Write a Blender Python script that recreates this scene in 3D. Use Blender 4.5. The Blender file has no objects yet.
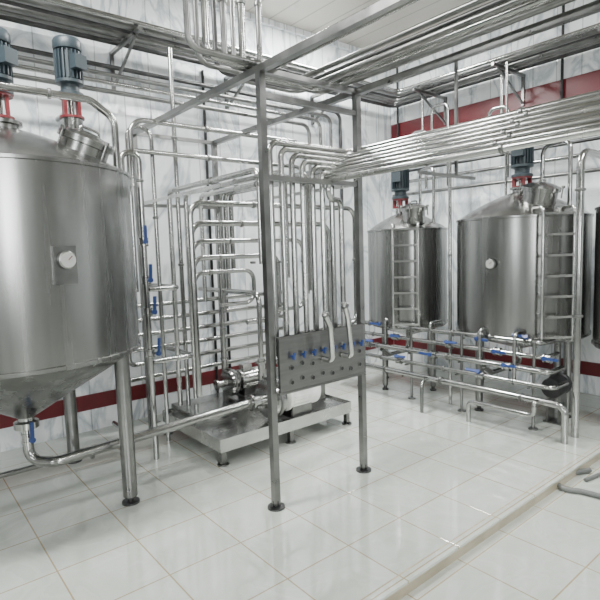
import bpy, math, random
from mathutils import Vector, Matrix
random.seed(4)
V=Vector; PI=math.pi; R=math.radians
COL=bpy.context.scene.collection
# ------------------------------------------------------------ camera
F=512.0; PITCH=R(5.6); ROLL=R(1.8); YAW=R(50.7)
CAM=V((0,0,1.6))
fh=V((math.cos(YAW),math.sin(YAW),0)); r0=V((math.sin(YAW),-math.cos(YAW),0))
fw=(fh*math.cos(PITCH)+V((0,0,-1))*math.sin(PITCH)).normalized()
u0=r0.cross(fw).normalized()
rt=(r0*math.cos(ROLL)-u0*math.sin(ROLL)).normalized()
up=(u0*math.cos(ROLL)+r0*math.sin(ROLL)).normalized()
cd=bpy.data.cameras.new('camera'); cd.sensor_width=36; cd.lens=36*F/600; cam=bpy.data.objects.new('camera',cd); COL.objects.link(cam)
m=Matrix.Identity(4)
for i in range(3):
    m[i][0]=rt[i]; m[i][1]=up[i]; m[i][2]=-fw[i]; m[i][3]=CAM[i]
cam.matrix_world=m; bpy.context.scene.camera=cam
def at(px,py,X=None,Y=None,Z=None):
    d=fw*F+rt*(px-300)-up*(py-300)
    if X is not None: t=(X-CAM.x)/d.x
    elif Y is not None: t=(Y-CAM.y)/d.y
    else: t=(Z-CAM.z)/d.z
    return CAM+d*t
# ------------------------------------------------------------ materials
def newmat(n):
    m=bpy.data.materials.new(n); m.use_nodes=True
    nt=m.node_tree; return m,nt,nt.nodes['Principled BSDF']
def coords(nt,scale=(1,1,1)):
    tc=nt.nodes.new('ShaderNodeTexCoord'); mp=nt.nodes.new('ShaderNodeMapping')
    mp.inputs['Scale'].default_value=scale; nt.links.new(tc.outputs['Object'],mp.inputs['Vector']); return mp.outputs['Vector']
def noise(nt,vec,scale,detail=3,dist=0):
    n=nt.nodes.new('ShaderNodeTexNoise'); n.inputs['Scale'].default_value=scale; n.inputs['Detail'].default_value=detail
    n.inputs['Distortion'].default_value=dist; nt.links.new(vec,n.inputs['Vector']); return n.outputs['Fac']
def ramp(nt,fac,stops):
    r=nt.nodes.new('ShaderNodeValToRGB'); cr=r.color_ramp
    while len(cr.elements)<len(stops): cr.elements.new(.5)
    for e,(p,c) in zip(cr.elements,stops):
        e.position=p; e.color=(c[0],c[1],c[2],1) if isinstance(c,tuple) else (c,c,c,1)
    nt.links.new(fac,r.inputs['Fac']); return r.outputs['Color']
def steel(name,c0,c1,r_lo,r_hi,scale=(1,1,1),ns=20,aniso=0):
    m,nt,b=newmat(name); b.inputs['Metallic'].default_value=1
    f=noise(nt,coords(nt,scale),ns,4)
    nt.links.new(ramp(nt,f,[(.3,c0),(.7,c1)]),b.inputs['Base Color'])
    nt.links.new(ramp(nt,f,[(.3,r_lo),(.7,r_hi)]),b.inputs['Roughness'])
    return m
def plain(name,c,rough=.5,metal=0,var=.12,ns=9):
    m,nt,b=newmat(name); f=noise(nt,coords(nt),ns,3)
    lo=tuple(x*(1-var) for x in c); hi=tuple(min(1,x*(1+var)) for x in c)
    nt.links.new(ramp(nt,f,[(.3,lo),(.7,hi)]),b.inputs['Base Color'])
    b.inputs['Roughness'].default_value=rough; b.inputs['Metallic'].default_value=metal
    return m
M={}
M['tank']=steel('brushed_tank_steel',(.255,.257,.25),(.325,.327,.317),.22,.30,(9,9,.3),1.4)
M['dome']=steel('satin_dome_steel',(.27,.272,.264),(.34,.34,.33),.2,.3,(1,1,1),4)
M['pipe']=steel('polished_pipe_steel',(.32,.322,.313),(.45,.452,.44),.14,.24,(1,1,1),6)
M['bright']=steel('bright_bundle_steel',(.47,.473,.46),(.61,.612,.595),.18,.3,(1,1,1),6)
M['dull']=steel('dull_frame_steel',(.18,.181,.177),(.27,.27,.263),.26,.38,(1,1,1),8)
M['dark']=steel('dark_rail_steel',(.07,.07,.07),(.13,.13,.13),.35,.5,(1,1,1),8)
M['sheet']=steel('panel_sheet_steel',(.18,.18,.178),(.23,.23,.225),.3,.4,(2,2,20),2)
M['motor']=plain('blue_grey_motor_paint',(.026,.038,.046),.45)
M['red']=plain('red_bracket_paint',(.13,.012,.016),.45)
M['stripe']=plain('maroon_wall_strip',(.12,.011,.016),.35)
M['blue']=plain('blue_valve_plastic',(.025,.055,.20),.4)
M['white']=plain('white_motor_paint',(.88,.88,.84),.35)
M['black']=plain('black_rubber',(.012,.012,.013),.5)
M['glass']=plain('gauge_face',(.5,.5,.48),.15)
M['hose']=plain('grey_hose_rubber',(.14,.145,.14),.5)
M['grout']=plain('stained_edge_grout',(.38,.30,.19),.6,0,.25,14)
M['riser']=plain('tiled_step_face',(.42,.37,.27),.3,0,.15,5)
M['far']=plain('grey_far_wall',(.34,.34,.34),.6)
# walls
def wallmat():
    m,nt,b=newmat('marbled_white_wall_panel'); N=nt.nodes; L=nt.links
    vec=coords(nt,(1,1,.45))
    f=noise(nt,vec,1.4,8,2.6)
    c=ramp(nt,f,[(.30,(.80,.83,.85)),(.44,(.90,.92,.93)),(.5,(.50,.54,.58)),(.56,(.90,.92,.93)),(.8,(.72,.75,.78))])
    sp=N.new('ShaderNodeSeparateXYZ'); L.new(coords(nt),sp.inputs[0])
    ad=N.new('ShaderNodeMath'); ad.operation='ADD'; L.new(sp.outputs[0],ad.inputs[0]); L.new(sp.outputs[1],ad.inputs[1])
    dv=N.new('ShaderNodeMath'); dv.operation='DIVIDE'; dv.inputs[1].default_value=.25; L.new(ad.outputs[0],dv.inputs[0])
    fr=N.new('ShaderNodeMath'); fr.operation='FRACT'; L.new(dv.outputs[0],fr.inputs[0])
    seam=ramp(nt,fr.outputs[0],[(0,.4),(.035,1),(.97,1),(1.0,.6)])
    mx=N.new('ShaderNodeMix'); mx.data_type='RGBA'; mx.blend_type='MULTIPLY'; mx.inputs[0].default_value=1
    L.new(c,mx.inputs[6]); L.new(seam,mx.inputs[7]); L.new(mx.outputs[2],b.inputs['Base Color'])
    bp=N.new('ShaderNodeBump'); bp.inputs['Strength'].default_value=.3; bp.inputs['Distance'].default_value=.01
    L.new(seam,bp.inputs['Height']); L.new(bp.outputs[0],b.inputs['Normal'])
    b.inputs['Roughness'].default_value=.1
    return m
M['wall']=wallmat()
def floormat():
    m,nt,b=newmat('glossy_pale_floor_tile'); N=nt.nodes; L=nt.links
    vec=coords(nt)
    br=N.new('ShaderNodeTexBrick'); br.offset=0; br.squash=1
    br.inputs['Scale'].default_value=1; br.inputs['Brick Width'].default_value=.42; br.inputs['Row Height'].default_value=.42
    br.inputs['Mortar Size'].default_value=.0045; br.inputs['Mortar Smooth'].default_value=.3
    br.inputs['Color1'].default_value=(.53,.555,.51,1); br.inputs['Color2'].default_value=(.59,.615,.565,1); br.inputs['Mortar'].default_value=(.40,.32,.20,1)
    L.new(vec,br.inputs['Vector'])
    f=noise(nt,vec,2.2,8,1.5); v=ramp(nt,f,[(.35,.88),(.5,1.0),(.53,.92),(.7,1.0)])
    mx=N.new('ShaderNodeMix'); mx.data_type='RGBA'; mx.blend_type='MULTIPLY'; mx.inputs[0].default_value=1
    L.new(br.outputs['Color'],mx.inputs[6]); L.new(v,mx.inputs[7]); L.new(mx.outputs[2],b.inputs['Base Color'])
    f2=noise(nt,vec,5,5); L.new(ramp(nt,f2,[(.3,.03),(.7,.11)]),b.inputs['Roughness'])
    b.inputs['IOR'].default_value=2.5
    bp=N.new('ShaderNodeBump'); bp.invert=True; bp.inputs['Strength'].default_value=.3; bp.inputs['Distance'].default_value=.003
    L.new(br.outputs['Fac'],bp.inputs['Height']); L.new(bp.outputs[0],b.inputs['Normal'])
    return m
M['floor']=floormat()
def ceilmat():
    m,nt,b=newmat('grey_ceiling_panel'); N=nt.nodes; L=nt.links
    vec=coords(nt); sp=N.new('ShaderNodeSeparateXYZ'); L.new(vec,sp.inputs[0])
    dv=N.new('ShaderNodeMath'); dv.operation='DIVIDE'; dv.inputs[1].default_value=.3; L.new(sp.outputs[0],dv.inputs[0])
    fr=N.new('ShaderNodeMath'); fr.operation='FRACT'; L.new(dv.outputs[0],fr.inputs[0])
    L.new(ramp(nt,fr.outputs[0],[(0,(.2,.18,.15)),(.05,(.48,.45,.40)),(.95,(.48,.45,.40)),(1,(.25,.23,.2))]),b.inputs['Base Color']); b.inputs['Roughness'].default_value=.35
    return m
M['ceiling']=ceilmat()
# ------------------------------------------------------------ mesh builder
OFF={}
class MB:
    def __init__(s): s.v=[]; s.f=[]
    def add(s,vs,fs):
        n=len(s.v); s.v+= [V(v) for v in vs]; s.f+=[tuple(i+n for i in f) for f in fs]; return s
    def box(s,lo,hi,mat=None):
        (a,b,c),(d,e,f)=lo,hi
        vs=[V(p) for p in ((a,b,c),(d,b,c),(d,e,c),(a,e,c),(a,b,f),(d,b,f),(d,e,f),(a,e,f))]
        if mat: vs=[mat@v for v in vs]
        return s.add(vs,[(0,3,2,1),(4,5,6,7),(0,1,5,4),(1,2,6,5),(2,3,7,6),(3,0,4,7)])
    def bar(s,p,q,w,h=None):
        p=V(p);q=V(q);h=h or w; d=(q-p).normalized()
        a=V((0,0,1)) if abs(d.z)<.9 else V((1,0,0)); x=d.cross(a).normalized(); y=x.cross(d).normalized()
        vs=[]
        for o in (p,q):
            for sx,sy in ((-1,-1),(1,-1),(1,1),(-1,1)): vs.append(o+x*sx*w/2+y*sy*h/2)
        return s.add(vs,[(0,1,2,3),(7,6,5,4),(0,4,5,1),(1,5,6,2),(2,6,7,3),(3,7,4,0)])
    def lathe(s,c,prof,n=32,axis=None):
        c=V(c); q=Matrix.Identity(3)
        if axis is not None: q=V((0,0,1)).rotation_difference(V(axis).normalized()).to_matrix()
        vs=[];fs=[]
        for r,z in prof:
            for k in range(n):
                a=2*PI*k/n; vs.append(c+q@V((r*math.cos(a),r*math.sin(a),z)))
        for i in range(len(prof)-1):
            for k in range(n):
                k2=(k+1)%n; fs.append((i*n+k,i*n+k2,(i+1)*n+k2,(i+1)*n+k))
        if prof[0][0]>1e-5: fs.append(tuple(range(n-1,-1,-1)))
        if prof[-1][0]>1e-5: fs.append(tuple((len(prof)-1)*n+k for k in range(n)))
        return s.add(vs,fs)
    def cyl(s,p,q,r,r2=None,n=16):
        p=V(p);q=V(q); L=(q-p).length
        return s.lathe(p,[(r,0),(r if r2 is None else r2,L)],n,q-p)
    def tube(s,pts,r,br=.08,n=12,closed=False):
        pts=[V(p) for p in pts]
        if not closed: path=fillet(pts,br)
        else: path=pts
        m=len(path); T=[]
        for i in range(m):
            if closed: t=path[(i+1)%m]-path[i-1]
            else: t=path[min(i+1,m-1)]-path[max(i-1,0)]
            T.append(t.normalized())
        a=V((0,0,1)) if abs(T[0].z)<.9 else V((1,0,0)); x=T[0].cross(a).normalized()
        vs=[];fs=[]
        for i in range(m):
            if i: x=T[i-1].rotation_difference(T[i]).to_matrix()@x
            x=(x-T[i]*x.dot(T[i])).normalized()
            y=T[i].cross(x)
            for k in range(n):
                a=2*PI*k/n; vs.append(path[i]+x*r*math.cos(a)+y*r*math.sin(a))
        for i in range(m if closed else m-1):
            j=(i+1)%m
            for k in range(n):
                k2=(k+1)%n; fs.append((i*n+k,i*n+k2,j*n+k2,j*n+k))
        if not closed: fs.append(tuple(range(n-1,-1,-1))); fs.append(tuple((m-1)*n+k for k in range(n)))
        return s.add(vs,fs)
    def ring(s,c,axis,Rr,r,n=24):
        q=V((0,0,1)).rotation_difference(V(axis).normalized()).to_matrix()
        return s.tube([V(c)+q@V((Rr*math.cos(2*PI*k/n),Rr*math.sin(2*PI*k/n),0)) for k in range(n)],r,n=8,closed=True)
    def build(s,name,mat,parent=None):
        if parent is None:
            lo=V((min(v.x for v in s.v),min(v.y for v in s.v),min(v.z for v in s.v))); hi=V((max(v.x for v in s.v),max(v.y for v in s.v),0))
            o0=V(((lo.x+hi.x)/2,(lo.y+hi.y)/2,lo.z))
        else: o0=OFF[parent.name]
        me=bpy.data.meshes.new(name); me.from_pydata([tuple(v-o0) for v in s.v],[],s.f); me.validate(); me.update()
        me.polygons.foreach_set('use_smooth',[True]*len(me.polygons)); me.set_sharp_from_angle(angle=R(38))
        me.materials.append(mat)
        o=bpy.data.objects.new(name,me); COL.objects.link(o)
        if parent is None: o.location=o0
        else: o.parent=parent
        OFF[o.name]=o0
        return o
def fillet(pts,br):
    out=[pts[0]]
    for i in range(1,len(pts)-1):
        p0,p1,p2=pts[i-1],pts[i],pts[i+1]
        l1=(p0-p1).length; l2=(p2-p1).length
        d1=(p0-p1).normalized(); d2=(p2-p1).normalized(); ang=d1.angle(d2)
        if abs(ang-PI)<.03: out.append(p1); continue
        t=min(br/math.tan(ang/2),.49*l1,.49*l2); rr=t*math.tan(ang/2)
        c=p1+(d1+d2).normalized()*(rr/math.sin(ang/2)); a=p1+d1*t-c; b=p1+d2*t-c
        w=a.angle(b); n=7
        for k in range(n+1):
            u=k/n; out.append(c+(a*math.sin((1-u)*w)+b*math.sin(u*w))/math.sin(w))
    out.append(pts[-1]); return out
def tag(o,label,cat,group=None):
    o['label']=label; o['category']=cat
    if group: o['group']=group
    return o
def thing(name,label,cat,loc=(0,0,0),group=None):
    o=bpy.data.objects.new(name,None); COL.objects.link(o); o.location=loc; o.empty_display_size=.1
    OFF[o.name]=V(loc); return tag(o,label,cat,group)
def struct(o): o['kind']='structure'; return o
def dup(root,loc,rot,label):
    r=root.copy(); COL.objects.link(r); r.location=loc; r.rotation_euler=rot; r['label']=label
    for ch in list(root.children):
        c=ch.copy(); COL.objects.link(c); c.parent=r
        for g in ch.children:
            d=g.copy(); COL.objects.link(d); d.parent=c
    return r
ORD=['first','second','third','fourth','fifth','sixth','seventh','eighth','ninth','tenth','eleventh','twelfth','thirteenth','fourteenth']
def pipe(name,label,pts,r=.025,br=.08,mat='pipe',group=None,cat='pipe',clamps=()):
    o=MB().tube(pts,r,br).build(name,M[mat]); tag(o,label,cat,group)
    for (p,ax) in clamps:
        p=V(p);ax=V(ax).normalized()
        MB().lathe(p-ax*.012,[(r,0),(r*1.35,.004),(r*1.4,.012),(r*1.35,.02),(r,.024)],14,ax).build('pipe_clamp',M['dull'],o)
    return o
# ------------------------------------------------------------ the room
XW,YW,ZC=5.65,4.80,4.15; X0,Y0=-4.5,-4.5; YS=at(600,452,Z=0).y*.5+at(370,598,Z=0).y*.5
SH=-.07
struct(MB().box((X0,YS,-.2),(XW,YW,0)).build('floor',M['floor']))
struct(MB().box((X0,Y0,-.2),(XW,YS-.012,SH)).build('floor',M['floor']))
struct(MB().box((X0,YS-.012,-.2),(XW,YS,-.012)).build('trim_1',M['riser']))
struct(MB().box((X0,YS-.018,-.012),(XW,YS+.035,.002)).build('trim_7',M['floor']))
struct(MB().box((X0,YS+.035,-.012),(XW,YS+.043,.0015)).build('trim_8',M['grout']))
struct(MB().box((X0,YW,-.2),(XW,YW+.15,ZC+.1)).build('wall_left',M['wall']))
struct(MB().box((XW,Y0,-.2),(XW+.15,YW+.15,ZC+.1)).build('wall_right',M['wall']))
struct(MB().box((X0-.15,Y0,-.2),(X0,YW+.15,ZC+.1)).build('wall_rear',M['far']))
struct(MB().box((X0-.15,Y0-.15,-.2),(XW+.15,Y0,ZC+.1)).build('wall_front',M['far']))
struct(MB().box((X0,Y0,ZC),(XW,YW,ZC+.1)).build('ceiling',M['ceiling']))
struct(MB().box((X0,YW-.015,.20),(XW-.02,YW,.34)).build('trim_2',M['stripe']))
struct(MB().box((XW-.015,Y0,.20),(XW,YW-.02,.34)).build('trim_3',M['stripe']))
struct(MB().box((XW-.015,Y0,3.04),(XW,YW-.02,3.27)).build('trim_4',M['stripe']))
struct(MB().box((X0,YW-.05,ZC-.06),(XW-.06,YW,ZC)).build('trim_5',M['wall']))
struct(MB().box((XW-.05,Y0,ZC-.06),(XW,YW,ZC)).build('trim_6',M['wall']))
# ------------------------------------------------------------ motors, tanks
def motor(parent,x,y,z,s=1.0,face=0,name='agitator_motor',hb=.15):
    zb=z+hb*s
    b=MB(); b.cyl((x,y,z),(x,y,z+.015*s),.08*s,n=24); b.cyl((x,y,zb-.015*s),(x,y,zb),.08*s,n=24)
    for k in range(4):
        a=k*PI/2+.6; b.bar((x+.063*s*math.cos(a),y+.063*s*math.sin(a),z+.012*s),(x+.06*s*math.cos(a),y+.06*s*math.sin(a),zb-.012*s),.03*s,.02*s)
    b.build('motor_bracket',M['red'],parent)
    MB().cyl((x,y,z-.06*s),(x,y,zb),.02*s).build('agitator_shaft',M['pipe'],parent)
    g=MB(); g.lathe((x,y,zb),[(.085*s,0),(.085*s,.02*s),(.06*s,.03*s),(.06*s,.07*s),(.09*s,.08*s),(.09*s,.1*s)],24)
    mo=g.build(name,M['motor'],parent)
    fz=zb+.1*s; f=MB(); f.cyl((x,y,fz),(x,y,fz+.2*s),.07*s,n=24)
    for k in range(20):
        a=2*PI*k/20; f.box((.066*s,-.004*s,.005*s),(.09*s,.004*s,.19*s),Matrix.Translation((x,y,fz))@Matrix.Rotation(a,4,'Z'))
    f.build('cooling_fins',M['motor'],mo)
    c=MB(); c.lathe((x,y,fz+.2*s),[(.088*s,0),(.092*s,.01*s),(.092*s,.055*s),(.08*s,.075*s),(.03*s,.08*s)],24)
    c.build('fan_cowl',M['motor'],mo)
    t=MB(); t.box((.08*s,-.045*s,.06*s),(.135*s,.045*s,.15*s),Matrix.Translation((x,y,fz))@Matrix.Rotation(face,4,'Z')); t.build('terminal_box',M['motor'],mo)
    return fz+.28*s
def manhole(parent,c,axis,r=.17):
    ax=V(axis).normalized(); c=V(c)
    MB().lathe(c-ax*.10,[(r,0),(r,.13),(r+.02,.135),(r+.02,.155)],32,ax).build('manhole_neck',M['dome'],parent)
    l=MB().lathe(c+ax*.056,[(r+.022,0),(r+.022,.014),(r*.8,.035),(r*.4,.052),(0.0,.058)],32,ax).build('manhole_lid',M['dome'],parent)
    q=V((0,0,1)).rotation_difference(ax).to_matrix(); h=MB()
    h.tube([c+q@V((-.06,0,.09)),c+q@V((-.06,0,.13)),c+q@V((.06,0,.13)),c+q@V((.06,0,.09))],.008,.03)
    h.build('lid_handle',M['pipe'],l)
    for k in range(4):
        a=k*PI/2+.4; p=c+q@V(((r+.03)*math.cos(a),(r+.03)*math.sin(a),0))
        w=MB(); w.cyl(p-ax*.02,p+ax*.08,.006); w.cyl(p+ax*.07,p+ax*.09,.016,n=8); w.build('lid_clamp',M['pipe'],parent)
def hd(r,Rr,dome,neckr):
    u=max(0,min(1,(Rr-r)/(Rr-neckr))); return dome*(.7*u+.3*(1-(1-u)**2.2))
def tank(label,cx,cy,Rr,z0,z1,dome,cone,legang,zf=0.,legr=.045,outlet=.05,neckr=.1):
    t=thing('storage_tank',label,'tank',(cx,cy,zf),'stainless tanks')
    s=MB(); s.lathe((cx,cy,0),[(Rr,z0),(Rr,z1)],72)
    s.lathe((cx,cy,0),[(Rr+.002,z0-.01),(Rr+.01,z0-.005),(Rr+.01,z0+.015),(Rr+.001,z0+.02)],72)
    s.lathe((cx,cy,0),[(Rr+.001,z1-.022),(Rr+.010,z1-.018),(Rr+.010,z1),(Rr+.001,z1+.005)],72)
    s.build('tank_shell',M['tank'],t)
    pr=[]
    for i in range(11):
        rr=Rr-(Rr-neckr)*i/10; pr.append((rr,z1+hd(rr,Rr,dome,neckr)))
    pr[0]=(Rr-.002,z1-.002)
    MB().lathe((cx,cy,0),pr+[(neckr,z1+dome+.02),(neckr+.02,z1+dome+.025),(neckr+.02,z1+dome+.045)],72).build('tank_dome',M['dome'],t)
    MB().lathe((cx,cy,0),[(outlet,z0-cone),(Rr*.96,z0-.03),(Rr-.003,z0)],72).build('tank_cone',M['tank'],t)
    for a in legang:
        lx=cx+(Rr-.07)*math.cos(a); ly=cy+(Rr-.07)*math.sin(a)
        l=MB().cyl((lx,ly,zf+.05),(lx,ly,z0+.0),legr,n=20).build('leg',M['dull'],t)
        f=MB(); f.cyl((lx,ly,zf+.012),(lx,ly,zf+.06),.018); f.cyl((lx,ly,zf),(lx,ly,zf+.014),legr*1.2,n=20); f.build('foot',M['dark'],l)
    return t
def ladder(parent,cx,cy,Rr,ang,zlo,zhi,w=.3,nr=7,ztop=.12):
    n=V((math.cos(ang),math.sin(ang),0)); tt=V((-math.sin(ang),math.cos(ang),0)); c=V((cx,cy,0))
    s=MB()
    for sg in (-1,1):
        p=c+n*(Rr+.09)+tt*sg*w/2
        s.tube([c+n*(Rr-.02)+tt*sg*w/2+V((0,0,zlo+.03)),p+V((0,0,zlo+.03)),p+V((0,0,zhi)),c+n*(Rr-.12)+tt*sg*w/2+V((0,0,zhi)) ,c+n*(Rr-.12)+tt*sg*w/2+V((0,0,zhi-ztop))],.013,.05)
    l=s.build('ladder',M['bright'],parent)
    for k in range(nr):
        z=zlo+.08+(zhi-zlo-.14)*k/(nr-1)
        MB().bar(c+n*(Rr+.09)-tt*w/2+V((0,0,z)),c+n*(Rr+.09)+tt*w/2+V((0,0,z)),.03,.02).build('rung',M['bright'],l)
def gauge(parent,cx,cy,Rr,ang,z,r=.045,plate=True):
    n=V((math.cos(ang),math.sin(ang),0)); c=V((cx,cy,z))
    if plate:
        q=Matrix.Translation(c)@Matrix.Rotation(ang,4,'Z')
        MB().box((Rr-.02,-.06,-.13),(Rr+.02,.06,.075),q).build('gauge_bracket',M['dull'],parent)
    g=MB().lathe(c+n*(Rr-.01),[(.02,0),(.02,.03),(r,.035),(r,.06),(r*.86,.064)],24,n).build('dial_gauge',M['dull'],parent)
    MB().lathe(c+n*(Rr+.05),[(r*.84,0),(r*.84,.006)],24,n).build('gauge_face',M['glass'],g)
    MB().bar(c+n*(Rr+.058),c+n*(Rr+.058)+V((-n.y*.02,n.x*.02,.02)),.004,.003).build('gauge_needle',M['red'],g)
# left tank
LX,LY,LR=.655,3.64,.73; ZR=2.12; DM=.27
lt=tank('big conical-bottomed steel tank with two motors, cropped by the left edge',LX,LY,LR,1.0,ZR,DM,.42,[R(-43),R(52),R(140),R(228)],0,.046,.05)
motor(lt,LX,LY,ZR+DM+.06,1.0,R(-60))
nb=V((1.14,3.85,0)); zz=ZR+hd((nb-V((LX,LY,0))).length,LR,DM,.1); MB().cyl((nb.x,nb.y,zz-.08),(nb.x,nb.y,2.56),.07,n=24).build('motor_neck',M['dome'],lt)
motor(lt,nb.x,nb.y,2.56,1.02,R(-70))
mh=V((1.03,3.30,0)); zz=ZR+hd((mh-V((LX,LY,0))).length,LR,DM,.1)
manhole(lt,(mh.x,mh.y,zz+.01),(.32,-.27,1),.145)
gauge(lt,LX,LY,LR,R(279),1.585,.048)
MB().lathe((LX,LY,.5),[(.05,0),(.075,.01),(.075,.05),(.05,.06),(.05,.13)],24).build('outlet_neck',M['pipe'],lt)
# middle tank
mt=tank('smaller steel tank with a ladder, middle of the picture in the far corner',4.68,3.76,.44,.74,1.79,.20,.16,[R(175),R(265),R(355),R(85)],0,.03,.04,.07)
motor(mt,4.60,3.78,2.03,1.12,R(200),hb=.09); manhole(mt,(4.50,3.52,1.95),(-.15,-.1,1),.12)
ladder(mt,4.68,3.76,.44,R(217),.70,1.84,.26,7)
# right tank
T2=(4.89,2.52,.605)
rtk=tank('wide steel tank with ladder and dial gauge in front of the right wall',T2[0],T2[1],T2[2],.74,1.84,.25,.18,[R(165),R(255),R(345),R(75)],0,.035,.04,.09)
motor(rtk,4.89,2.52,2.13,1.15,R(190),hb=.09); manhole(rtk,(4.68,2.24,2.03),(-.12,-.22,1),.145)
ladder(rtk,T2[0],T2[1],T2[2],R(232),.70,1.90,.27,7)
gauge(rtk,T2[0],T2[1],T2[2],R(184),1.42,.045,False)
T3=(4.98,1.50,.36)
rt3=tank('narrow steel tank cropped by the right edge beside the wide laddered tank',T3[0],T3[1],T3[2],.70,1.88,.2,.12,[R(188),R(270),R(352)],SH,.03,.03,.06)
# ------------------------------------------------------------ support frame
A=at(277,508,Z=0); B=at(363,470,Z=0); ay=(A.y+B.y)/2; A=V((A.x,ay,0)); B=V((B.x,ay,0)); YB=4.38
zt=at(263,70,Y=ay).z; zl=at(268,168,Y=ay).z
fr=thing('pipe_support_frame','tall steel frame of square posts holding the swing-bend panel and overhead pipes','frame',(A.x,A.y,0))
for (x,y,h) in ((A.x,ay,zt),(B.x,ay,zt),(A.x,YB,zt),(B.x,YB,zt)):
    p=MB().bar((x,y,.02),(x,y,h),.042).build('post',M['dull'],fr)
    f=MB(); f.cyl((x,y,0),(x,y,.012),.055,n=24); f.cyl((x,y,.012),(x,y,.05),.022); f.build('foot_plate',M['dark'],p)
for x in (A.x,B.x):
    MB().bar((x,YB,zt),(x,-.6,zt),.04).build('top_rail',M['dull'],fr)
    MB().bar((x,YB,zl-.05),(x,ay,zl-.05),.024).build('middle_rail',M['bright'],fr)
for y in (ay,YB,.9):
    MB().bar((A.x,y,zt-.0),(B.x,y,zt-.0),.03).build('cross_bar',M['dull'],fr)
for y in (ay,YB):
    MB().bar((A.x,y,zl-.055),(B.x,y,zl-.055),.03).build('cross_bar',M['dull'],fr)
MB().bar((A.x,ay,zt-.14),(B.x,ay,zt-.14),.03).build('cross_bar',M['dull'],fr)
DZ=-.05
for y in (1.75,.45):
    MB().bar((B.x+.05,y,zt),(B.x+.05,y,2.0),.016).build('hanger_rod',M['dull'],fr)
    MB().bar((B.x-.30,y,2.045+DZ),(B.x+.24,y,2.045+DZ),.016).build('hanger_shelf',M['dull'],fr)
# swing-bend panel
pz1=at(272,337,Y=ay).z; pz0=at(276,394,Y=ay).z; x0=A.x+.02; x1=B.x-.02
pn=MB().box((x0+.01,ay-.05,pz0),(x1-.01,ay-.03,pz1)); pn.box((x0-.0,ay-.055,pz1-.012),(x1,ay-.03,pz1)); pn.box((x0,ay-.055,pz0),(x1,ay-.03,pz0+.012))
pn=pn.build('swing_bend_panel',M['sheet'],fr)
nport=8; px_=[x0+.10+(x1-x0-.15)*k/(nport-1) for k in range(nport)]; ph=pz1-pz0
for k in range(nport):
    for j,q_ in enumerate((.18,.44)):
        zz=pz0+q_*ph+(.015 if k%2 else 0)
        p=MB().lathe((px_[k],ay-.05,zz),[(.017,0),(.017,.005),(.013,.005),(.013,.003)],16,(0,-1,0)).build('port',M['dull'],pn)
        MB().lathe((px_[k],ay-.0535,zz),[(.0135,0),(.0135,.0012)],16,(0,-1,0)).build('port_hole',M['black'],p)
    g=MB(); zz=pz0+.64*ph; g.cyl((px_[k],ay-.05,zz),(px_[k],ay-.07,zz),.008); g.bar((px_[k],ay-.07,zz-.018),(px_[k]+.006,ay-.076,zz+.022),.016,.01); g.build('port_knob',M['blue'],pn)
for k,(i,dz) in enumerate(((3,.06),(5,.10))):
    a=V((px_[i],ay-.058,pz0+.44*ph+(.015 if i%2 else 0))); b=a+V((0.0,-.09,0))
    pipe('swing_bend',('left','right')[k]+' curved steel swing bend plugged into the front of the panel',[a,b,b+V((-.03-.02*k,-.02,.16+dz)),b+V((-.08,-.02,.26+dz))],.018,.05,mat='bright',cat='pipe bend',group='swing bends on the panel',clamps=[(b+V((-.072,-.02,.244+dz)),(-.5,0,.8))])
# risers turning into the narrow overhead bundle
for k in range(8):
    x=px_[k]; yv=ay+.07
    bot=pz0+(.44 if k%2==0 else .18)*ph
    Xk=B.x+.03-.04*k; zk=2.315-.031*k+DZ
    if k==7: Xk=B.x-.25; zk=2.098+DZ; pts=[(x,ay-.028,bot),(x,yv+.03,bot),(x,yv+.03,1.93),(Xk,yv-.04,1.93),(Xk,yv-.04,zk)]
    else: pts=[(x,ay-.028,bot),(x,yv+.03,bot),(x,yv+.03,zk),(Xk,yv+.03,zk)]
    pts+=[(Xk,-.6,zk)]
    pipe('bundle_pipe',ORD[k]+' pipe from the left rising behind the panel and joining the narrow overhead bundle',pts,.0195,.06,mat='bright' if k%2 else 'pipe',group='eight-pipe bundle above the panel',clamps=[((Xk,1.35-.05*(k%2),zk),(0,1,0))])
for k in range(3):
    X=B.x+.09+.065*k; z=2.24+DZ
    pipe('long_overhead_pipe',ORD[k]+' of three long pipes running beside the bundle from the back wall to the right',[(X,-.6,z),(X,YB+.1,z),(X,YB+.1,1.0+.2*k)],.026,.08,mat=('pipe','bright','pipe')[k],group='long pipes beside the bundle',clamps=[((X,1.6,z),(0,1,0)),((X,3.4,z),(0,1,0))])
for k in range(3):
    x=A.x+.12+.20*k; z=zl+.03
    pipe('return_pipe',ORD[k]+' of three pipes going back from the frame at mid height, then turning down',[(x,ay+.22,z-.6-.1*k),(x,ay+.22,z),(x,YB-.37+.1*k,z),(x,YB-.37+.1*k,(.30,.30,1.15)[k])],.021,.07,mat='bright',group='return pipes at the back of the frame',clamps=[((x,3.3,z),(0,1,0))])
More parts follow.
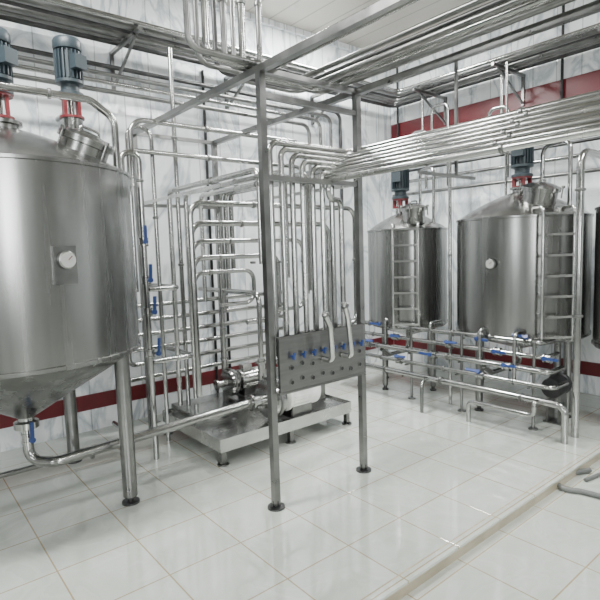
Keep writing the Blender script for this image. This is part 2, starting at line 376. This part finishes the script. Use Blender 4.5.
# upper rack pipes that loop up to the ceiling
XS=[A.x+.06,A.x+.13,B.x-.24,B.x-.16,B.x-.07]
for k in range(5):
    x=XS[k]; z=zt+.05
    q=at((188,206,224,242,259)[k],40,Y=ay+.06+.05*k); yy=ay+.06+.05*k
    pts=[(x,-.6,z),(x,yy,z),(q.x,yy,z),(q.x,yy,ZC)]
    pipe('overhead_pipe',ORD[k]+' of five dull pipes on the top rails, turning up to the ceiling',pts,(.018,.022,.018,.022,.018)[k],.07,mat=('dull','pipe','dull','pipe','dull')[k],group='five pipes on the top rails',clamps=[((q.x,yy,z+.25+.05*k),(0,0,1))])
for k in range(3):
    x=B.x-.26+.09*k; z=zt+.115
    q=at((197,215,233)[k],40,Y=ay+.4+.06*k); yy=ay+.4+.06*k
    pipe('upper_overhead_pipe',ORD[k]+' of three darker pipes stacked on the overhead rack, turning up behind',[(x,-.6,z),(x,yy,z),(q.x,yy,z),(q.x,yy,ZC)],.016,.08,mat='dark' if k==1 else 'dull',group='three stacked pipes on the rack')
# nested rectangular loops around the back posts
for k in range(5):
    y=3.12+.17*k; z=zl-.15-.125*k; xr=B.x+.60-.15*k; xl=A.x-.16+.09*k; zlow=(.95,.9,1.1,1.0,1.15)[k]
    pipe('nested_loop_pipe',ORD[k]+' of five nested arch-shaped pipes bending down behind the front posts, counted from outermost',[(xl,y,.28 if xl>SX_ else .28) if False else (xl,y,.62+.1*k),(xl,y,z),(xr,y,z),(xr,y,zlow),(xr-.35,y,zlow)],(.019,.021,.018,.021,.019)[k],.09,group='nested pipes behind the panel',clamps=[((xr,y,1.5),(0,0,1)),((A.x+.35,y,z),(1,0,0))])
# low rails behind the skid and holding tube
for k in range(6):
    z=.46+.135*k; y=4.55
    xa,xb=A.x-.10,B.x+.95
    if k%2==0: pts=[(xa,y,z),(xb,y,z),(xb,y,z+.13)]
    else: pts=[(xb,y,z),(xa,y,z),(xa,y,z+.13)]
    pipe('holding_tube',ORD[k]+' horizontal run from the bottom of the tube stack along the left wall',pts[:2]+([pts[2]] if k<5 else []),.022,.06,group='stacked tubes along the left wall')
for i,x in enumerate((A.x+.12,B.x+.75)):
    o=MB(); o.bar((x,4.615,0.0),(x,4.615,1.35),.035); o.box((x-.05,4.56,0),(x+.05,4.66,.01)); tag(o.build('tube_stand',M['dull']),('left','right')[i]+' upright stand carrying the stacked horizontal tubes','stand')
# ------------------------------------------------------------ valve column and valves
def valve(label,loc,rot=(0,0,0),group='blue-handled valves',_p=[]):
    if _p: return dup(_p[0],loc,rot,label)
    t=thing('butterfly_valve',label,'valve',(0,0,0),group)
    MB().lathe((0,0,-.035),[(.024,0),(.038,.004),(.038,.014),(.032,.018),(.032,.052),(.038,.056),(.038,.066),(.024,.07)],20).build('valve_body',M['pipe'],t)
    MB().cyl((.03,0,0),(.07,0,0),.010).build('valve_stem',M['pipe'],t)
    h=MB(); h.cyl((.062,0,0),(.084,0,0),.019,n=14); h.bar((.075,0,-.01),(.085,0,.12),.022,.014); h.build('valve_handle',M['blue'],t)
    t.location=loc; t.rotation_euler=rot; _p.append(t); return t
VX,VY=at(147,300,Y=3.75).x,3.75
pipe('valve_riser','upright pipe with a column of blue valves between the left tank and the frame',[(VX,VY,.0),(VX,VY,2.35),(VX-.13,VY,2.35),(VX-.13,VY,2.16)],.022,.06,clamps=[((VX,VY,.25),(0,0,1)),((VX,VY,2.15),(0,0,1))])
for k,py in enumerate((242,280,312,354)):
    valve(('topmost','second from top','third from top','lowest')[k]+' blue-handled valve on the upright pipe beside the left tank',(VX,VY,at(145,py,Y=VY).z),(0,0,R(-100+15*k)))
    z=at(145,py,Y=VY).z-.075
    if k in (1,3): pipe('branch_pipe',('','upper','','lower')[k]+' short branch pipe running right from the valve column beside the tank',[(VX+.02,VY,z),(VX+.22+.05*k,VY,z),(VX+.22+.05*k,4.30,z)],.02,.06,group='branches from the valve column')
px2=at(163,300,Y=4.0).x
pipe('arched_riser','tall thin pipe arching over behind the valve column',[(px2,4.05,0),(px2,4.05,2.62),(px2-.20,4.05,2.62),(px2-.20,4.05,1.3)],.018,.1,clamps=[((px2,4.05,1.9),(0,0,1))])
px3=at(183,300,Y=4.2).x
pipe('long_riser','tall pipe rising beyond the valve column to the wall tray',[(px3,4.2,0),(px3,4.2,3.35)],.02,clamps=[((px3,4.2,1.5),(0,0,1)),((px3,4.2,2.6),(0,0,1))])
for k in range(2):
    y=3.85+.16*k; z=2.62-.20*k
    pipe('transfer_pipe',('upper','lower')[k]+' of two bent pipes running right, just under the top rails',[(1.55-.03*k,y,z-.5),(1.55-.03*k,y,z),(3.25+.14*k,y,z),(3.25+.14*k,y,1.25-.1*k)],.02,.12,group='pipes under the top rails',clamps=[((2.2+.1*k,y,z),(1,0,0))])
# ------------------------------------------------------------ outlet line under left tank
oz=at(40,466,Y=3.5).z
pipe('tank_outlet_pipe','thick pipe leaving the left tank outlet and running low to the pump skid',[(LX,LY,.5),(LX,LY,oz),(LX+.12,3.5,oz),(2.36,3.40,.385)],.034,.1,clamps=[((LX+.35,3.5,oz),(1,0,-.04))])
valve('blue-handled valve right under the left tank outlet',(LX,LY,.44),(0,0,R(-80)))
pipe('drain_pipe','thin pipe lying just above the floor under the left tank',[(-.6,3.95,.12),(1.0,3.95,.12),(1.5,3.95,.12),(1.5,4.5,.12)],.02,.06)
pipe('tank_top_pipe','bent pipe crossing over the top of the left tank',[(-.7,3.46,2.60),(1.14,3.46,2.60),(1.29,3.46,2.50),(1.29,3.46,2.16)],.024,.10,clamps=[((.9,3.46,2.60),(1,0,0)),((.2,3.46,2.60),(1,0,0))])
pipe('spray_line','thin spray line behind the motors of the left tank, turning to the wall',[(-.7,4.1,2.78),(1.3,4.1,2.78),(1.3,YW,2.78)],.02,.12)
# ------------------------------------------------------------ skid with pumps
SX0,SX1,SY0,SY1=at(216,464,Z=0).x,at(352,424,Z=0).x,3.25,4.25
sk=thing('pump_skid','low steel skid tray on short legs with a raised steel box behind the frame','skid',(SX0,SY0,0))
ST=.19
b=MB(); b.box((SX0,SY0,ST-.02),(SX1,SY1,ST)); b.box((SX0,SY0-.004,ST-.08),(SX1,SY0,ST+.02)); b.box((SX0,SY1,ST-.08),(SX1,SY1+.004,ST+.02)); b.box((SX0-.004,SY0,ST-.08),(SX0,SY1,ST+.02)); b.box((SX1,SY0,ST-.08),(SX1+.004,SY1,ST+.02))
b.build('tray',M['bright'],sk)
bx=MB(); bx.box((SX1-.44,3.55,ST),(SX1-.04,4.15,ST+.20)); bx.box((SX1-.46,3.53,ST+.20),(SX1-.02,4.17,ST+.22)); bx.build('raised_box',M['dull'],sk)
bx=MB(); bx.box((SX0+.06,3.75,ST),(SX1-.6,4.2,ST+.08)); bx.build('pump_plinth',M['pipe'],sk)
for x in (SX0+.03,(SX0+SX1)/2,SX1-.03):
    for y in (SY0+.03,SY1-.03):
        l=MB(); l.bar((x,y,.01),(x,y,ST-.02),.04); l.cyl((x,y,0),(x,y,.012),.045); l.build('leg',M['dull'],sk)
def pump(label,x,y,mt_,s=1.0,dirx=1,ST=ST):
    z=ST+.15*s
    t=thing('centrifugal_pump',label,'pump',(x,y,ST))
    v=MB(); v.lathe((x,y,z),[(.05*s,-.05*s),(.12*s,-.045*s),(.13*s,0),(.12*s,.04*s),(.07*s,.05*s)],28,(-dirx,0,0))
    v=v.build('pump_head',M['pipe'],t)
    MB().ring((x-dirx*.0,y,z),(1,0,0),.128*s,.01*s).build('head_clamp',M['dull'],v)
    n=MB(); n.cyl((x-dirx*.04*s,y,z),(x-dirx*.16*s,y,z),.034*s); n.lathe((x-dirx*.15*s,y,z),[(.036*s,-.01),(.052*s,-.006),(.052*s,.006),(.036*s,.01)],16,(1,0,0)); n.build('inlet',M['pipe'],t)
    n=MB(); n.cyl((x,y+.09*s,z),(x,y+.09*s,z+.24*s),.026*s); n.lathe((x,y+.09*s,z+.22*s),[(.026*s,-.01),(.042*s,-.006),(.042*s,.006),(.026*s,.01)],16); n.build('outlet',M['pipe'],t)
    g=MB(); g.lathe((x,y,z),[(.07*s,.05*s),(.07*s,.08*s),(.105*s,.09*s),(.105*s,.11*s),(.095*s,.115*s),(.095*s,.27*s),(.1*s,.28*s),(.1*s,.34*s),(.08*s,.36*s),(0,.365*s)],28,(dirx,0,0))
    mo=g.build('motor_housing',mt_,t)
    f=MB()
    for k in range(18):
        a=2*PI*k/18; c,sn=math.cos(a),math.sin(a)
        f.bar((x+dirx*.12*s,y+.1*s*c,z+.1*s*sn),(x+dirx*.27*s,y+.1*s*c,z+.1*s*sn),.008*s,.008*s)
    f.build('cooling_fins',mt_,mo)
    bx=MB(); bx.box((x+dirx*.18*s-.05*s,y-.04*s,z+.09*s),(x+dirx*.18*s+.05*s,y+.04*s,z+.15*s)); bx.build('terminal_box',mt_,t)
    ft=MB(); ft.box((x+dirx*.2*s-.1*s,y-.09*s,ST),(x+dirx*.2*s+.1*s,y+.09*s,ST+.015)); ft.box((x+dirx*.2*s-.08*s,y-.07*s,ST),(x+dirx*.2*s+.08*s,y-.05*s,z-.05*s)); ft.box((x+dirx*.2*s-.08*s,y+.05*s,ST),(x+dirx*.2*s+.08*s,y+.07*s,z-.05*s)); ft.build('motor_foot',M['dull'],t)
    return t
pump('large pump with a white motor on the skid, at the foot of the swing-bend panel',2.42,3.38,M['white'],1.3,1)
pump('smaller second pump with a pale steel motor further back on the skid',2.40,3.98,M['bright'],.95,1,ST+.08)
pipe('pump_riser','upright pipe rising from the smaller pump to the frame',[(2.40,4.065,.64),(2.40,4.065,1.95)],.02,clamps=[((2.40,4.065,.9),(0,0,1))])
pipe('pump_delivery_pipe','pipe rising from the white-motored pump and turning toward the wall',[(2.42,3.495,.71),(2.42,3.495,1.25),(2.42,4.5,1.25)],.022,.08)
# ------------------------------------------------------------ high wall rack
ZT=3.45
for k in range(6):
    y=4.66-.095*k
    xe=XW-.1-.095*k
    pipe('wall_tray_pipe',ORD[k]+' pipe out from the wall on the high rack running round the corner',[(X0+.5,y,ZT+.03),(xe,y,ZT+.03),(xe,-1.5,ZT+.03)],(.028,.022,.028,.02,.03,.022)[k],.1,mat=('dark','dull','dull','dark','dull','pipe')[k],group='pipes on the high wall rack')
for k in range(4):
    y=4.72-.09*k; xe=4.6-.25*k; z=ZT-.17-.10*k
    pipe('lower_tray_pipe',ORD[k]+' from the top of four pipes slung beneath the high rack, left wall',[(X0+.5,y,z),(xe,y,z),(xe,y,0)],.02,.1,mat=('dark','dull','pipe','dull')[k],group='pipes slung beneath the high rack')
for i,x in enumerate((-.6,.6,1.8,3.0,4.2)):
    o=MB(); o.bar((x,YW,ZT-.03),(x,4.13,ZT-.03),.03); o.bar((x,YW-.015,ZT-.35),(x,YW-.015,ZT-.03),.03); o.bar((x,YW-.02,ZT-.33),(x,4.2,ZT-.04),.02)
    tag(o.build('wall_bracket',M['dull']),ORD[i]+' bracket from the left holding the high pipe rack on the left wall','bracket','wall brackets')
for i,y in enumerate((3.9,2.9,1.9,.9)):
    o=MB(); o.bar((XW,y,ZT-.03),(5.0,y,ZT-.03),.03); o.bar((XW-.018,y,ZT-.35),(XW-.018,y,ZT-.03),.03); o.bar((XW-.02,y,ZT-.33),(5.1,y,ZT-.04),.02)
    tag(o.build('wall_bracket',M['dull']),ORD[i]+' bracket from the corner holding the high pipe rack on the right wall','bracket','wall brackets')
for i,(px_i,z0,z1) in enumerate(((207,0,ZT),(221,0,1.6))):
    q=at(px_i,150,Y=4.765); pipe('cable_conduit',('long black','short black')[i]+' cable running down the left wall behind the pipes',[(q.x,4.78,z0),(q.x,4.78,z1)],.014,mat='black',cat='cable')
q=at(397,100,X=5.6); pipe('cable_conduit','black cable down the wall at the room corner',[(5.61,q.y,2.3),(5.61,q.y,ZC)],.014,mat='black',cat='cable')
q=at(562,60,X=5.6); pipe('cable_conduit','black cable near the ceiling above the wide laddered tank',[(5.61,q.y,3.0),(5.61,q.y,ZC)],.014,mat='black',cat='cable')
# ------------------------------------------------------------ right manifold
MX=4.10; RZ=(.30,.41,.52,.63,.74); RX=(0,.05,.10,.15,.20)
for k in range(5):
    z,dx=RZ[k],RX[k]
    pts=[(MX+dx,4.3,z),(MX+dx,1.80+.06*k,z),(MX+dx+.25,1.80+.06*k,z)] if k else [(MX+dx,4.3,z),(MX+dx,1.74,z),(MX+dx,1.74,.0)]
    pipe('manifold_pipe',('lowest','second lowest','middle','second highest','highest')[k]+' long manifold pipe running low in front of the right tanks',pts,(.028,.02,.024,.02,.024)[k],.07,group='manifold pipes',clamps=[((MX+dx,y,z),(0,1,0)) for y in (2.1+.1*k,2.9,3.6+.1*k)])
for i,y in enumerate((4.05,3.3,2.7,2.0)):
    o=MB(); xx=MX+.135; yy=y+.06
    o.cyl((xx,yy,0.0),(xx,yy,.76),.014); o.cyl((xx,yy,0),(xx,yy,.012),.04)
    for k in range(5): o.bar((MX+RX[k]-.02,yy,RZ[k]-.03),(xx+.02,yy,RZ[k]-.03),.014)
    tag(o.build('pipe_stand',M['dull']),ORD[i]+' pipe stand from the corner under the manifold by the right tanks','stand','manifold stands')
vl=[(4.20,3),(4.00,1),(3.93,2),(3.80,4),(3.58,3),(3.45,1),(3.05,2),(2.90,3),(2.60,4),(2.50,1),(2.40,3),(2.28,2),(2.14,4),(1.95,3)]
for i,(y,k) in enumerate(vl):
    valve(ORD[i]+' from the corner of the blue-handled valves on the manifold by the right tanks',(MX+RX[k],y,RZ[k]),(R(90 if i%3 else -90),R((-150,170,-140,-170,-160,-135,-170)[i%7]),0))
for i,(y,k) in enumerate(((3.7,2),(3.15,3),(2.56,2),(2.20,1))):
    x=MX+RX[k]; pipe('manifold_link',ORD[i]+' short upright pipe from the corner linking two levels of the manifold',[(x+.02,y,RZ[k]),(x+.02,y,RZ[4]+.08),(x+.2,y-.0,RZ[4]+.08)],.016,.05,group='upright links on the manifold')
for i,(cx,cy,zz,w) in enumerate(((4.68,3.76,.58,'middle tank'),(4.89,2.52,.56,'wide right tank'))):
    pipe('outlet_pipe','short outlet pipe joining the %s bottom to the manifold'%w,[(cx,cy,zz),(cx,cy,.40),(MX+.25,cy,.40),(MX+.12,cy,.48)],.024,.08)
t=thing('floor_pump','round black-faced motor on the floor beneath the wide laddered tank','pump',(4.25,1.98,0))
MB().lathe((4.42,2.0,.33),[(.0,-.01),(.06,0),(.085,.01),(.09,.03),(.09,.20),(.1,.21),(.1,.24),(.05,.25),(.05,.30)],28,(1,.1,0)).build('motor_housing',M['black'],t)
f=MB(); f.box((4.48,1.93,.0),(4.62,2.09,.012)); f.box((4.49,1.95,0),(4.61,1.97,.27)); f.box((4.49,2.05,0),(4.61,2.07,.27)); f.build('motor_foot',M['dull'],t)
pipe('drain_bend','low bent pipe near the floor below the wide tank, reaching the manifold',[(4.02,2.55,0),(4.02,2.55,.19),(4.02,1.95,.19),(4.02,1.95,.30),(4.08,1.95,.30)],.02,.05)
pipe('sample_pipe','short angled pipe with an open end left of the drain bend',[(4.08,3.05,.30),(3.96,3.02,.28),(3.93,3.0,.0)],.018,.05)
# ------------------------------------------------------------ verticals by the right tanks
q=at(450,250,X=4.35)
pipe('level_riser','tall pipe standing between the middle tank and the wide tank',[(4.35,q.y,0),(4.35,q.y,2.6),(5.3,q.y,2.6),(5.3,q.y,ZT)],.017,.1,clamps=[((4.35,q.y,1.5),(0,0,1))])
q=at(579,250,X=4.3)
pipe('thick_riser','thick upright pipe at the right side of the wide laddered tank',[(4.3,q.y,.0),(4.3,q.y,2.30),(4.75,q.y,2.30),(5.2,q.y,2.30)],.03,.12,clamps=[((4.3,q.y,1.0),(0,0,1)),((4.3,q.y,2.0),(0,0,1))])
pipe('arched_vent_pipe','inverted U pipe standing on the dome of the wide laddered tank',[(4.95,2.35,2.03),(4.95,2.35,2.50),(4.84,2.05,2.50),(4.84,2.05,1.90)],.02,.09)
pipe('arched_vent_pipe','inverted U pipe standing on the dome of the middle corner tank',[(4.85,3.70,1.90),(4.85,3.70,2.45),(4.72,3.42,2.45),(4.72,3.42,1.84)],.018,.09)
pipe('spray_pipe','thin pipe dropping from the high rack to the wide tank, left of its motor',[(5.1,2.80,1.98),(5.1,2.80,ZT-.02)],.014)
pipe('spray_pipe','thin pipe dropping from the high rack beside the middle tank motor',[(4.80,4.0,1.88),(4.80,4.0,2.7),(5.3,4.0,2.7),(5.3,4.0,ZT)],.016,.08)
for k in range(5):
    z=(2.72,2.86,2.28,2.45,2.58)[k]; x=(5.42,5.50,5.45,5.5,5.46)[k]
    pipe('wall_pipe',('fourth from the bottom','topmost','lowest','second from the bottom','third from the bottom')[k]+' of five horizontal pipes along the right wall behind the motors',[(x,4.6,z),(x,-1.0,z)],(.024,.02,.02,.022,.018)[k],mat=('pipe','dull','dull','pipe','dark')[k],group='pipes along the right wall')
for i,(px_i,zz,hh) in enumerate(((412,2.78,3.0),(433,2.93,3.25),(490,2.78,3.05))):
    q=at(px_i,100,X=5.3)
    pipe('gooseneck_pipe',ORD[i]+' gooseneck pipe from the corner high on the right wall',[(XW,q.y,zz),(5.28,q.y,zz),(5.28,q.y,hh),(5.28,q.y-.22,hh),(5.28,q.y-.22,2.3)],.018,.07,group='goosenecks on the right wall')
# ------------------------------------------------------------ hose
hz=SH+.02
hp=[at(px_i,py_i,Z=hz) for px_i,py_i in ((590,470),(566,474),(556,482),(562,489),(580,491),(600,496),(625,505))]
pipe('floor_hose','grey hose lying curved on the lower floor at the right edge',hp,.017,.09,mat='hose',cat='hose')
hp=[at(px_i,py_i,Z=SH+.015) for px_i,py_i in ((585,480),(600,474),(640,462))]
pipe('floor_hose','short second hose end between the loops at the right edge',hp,.012,.2,mat='hose',cat='hose')
# ------------------------------------------------------------ light
def area(n,loc,aim,sx,sy,e,c):
    l=bpy.data.lights.new(n,'AREA'); l.shape='RECTANGLE'; l.size=sx; l.size_y=sy; l.energy=e; l.color=c
    o=bpy.data.objects.new(n,l); COL.objects.link(o); o.location=loc; o.rotation_euler=(V(aim)-V(loc)).to_track_quat('-Z','Y').to_euler()
for i,(x,y) in enumerate(((.2,2.9),(3.7,3.9),(3.8,.6),(.2,-1.0))):
    area('ceiling_tube_light',(x,y,ZC-.05),(x,y+.001,0),1.3,.3,(200,220,120,60)[i],(.98,1,.98))
area('added_fill_light',(-.5,Y0+.1,2.4),(2,3,1.2),2.2,1.7,300,(.96,1,1))  # added lamp for fill and highlight bands on the steel; this wall has no window
area('added_fill_light',(X0+.1,0,2.4),(3,3,1.2),2.0,1.7,160,(.94,.99,1))  # second added fill lamp, set before the solid rear wall
w=bpy.data.worlds.new('world'); bpy.context.scene.world=w; w.use_nodes=True
w.node_tree.nodes['Background'].inputs[0].default_value=(.9,.95,1,1); w.node_tree.nodes['Background'].inputs[1].default_value=.5
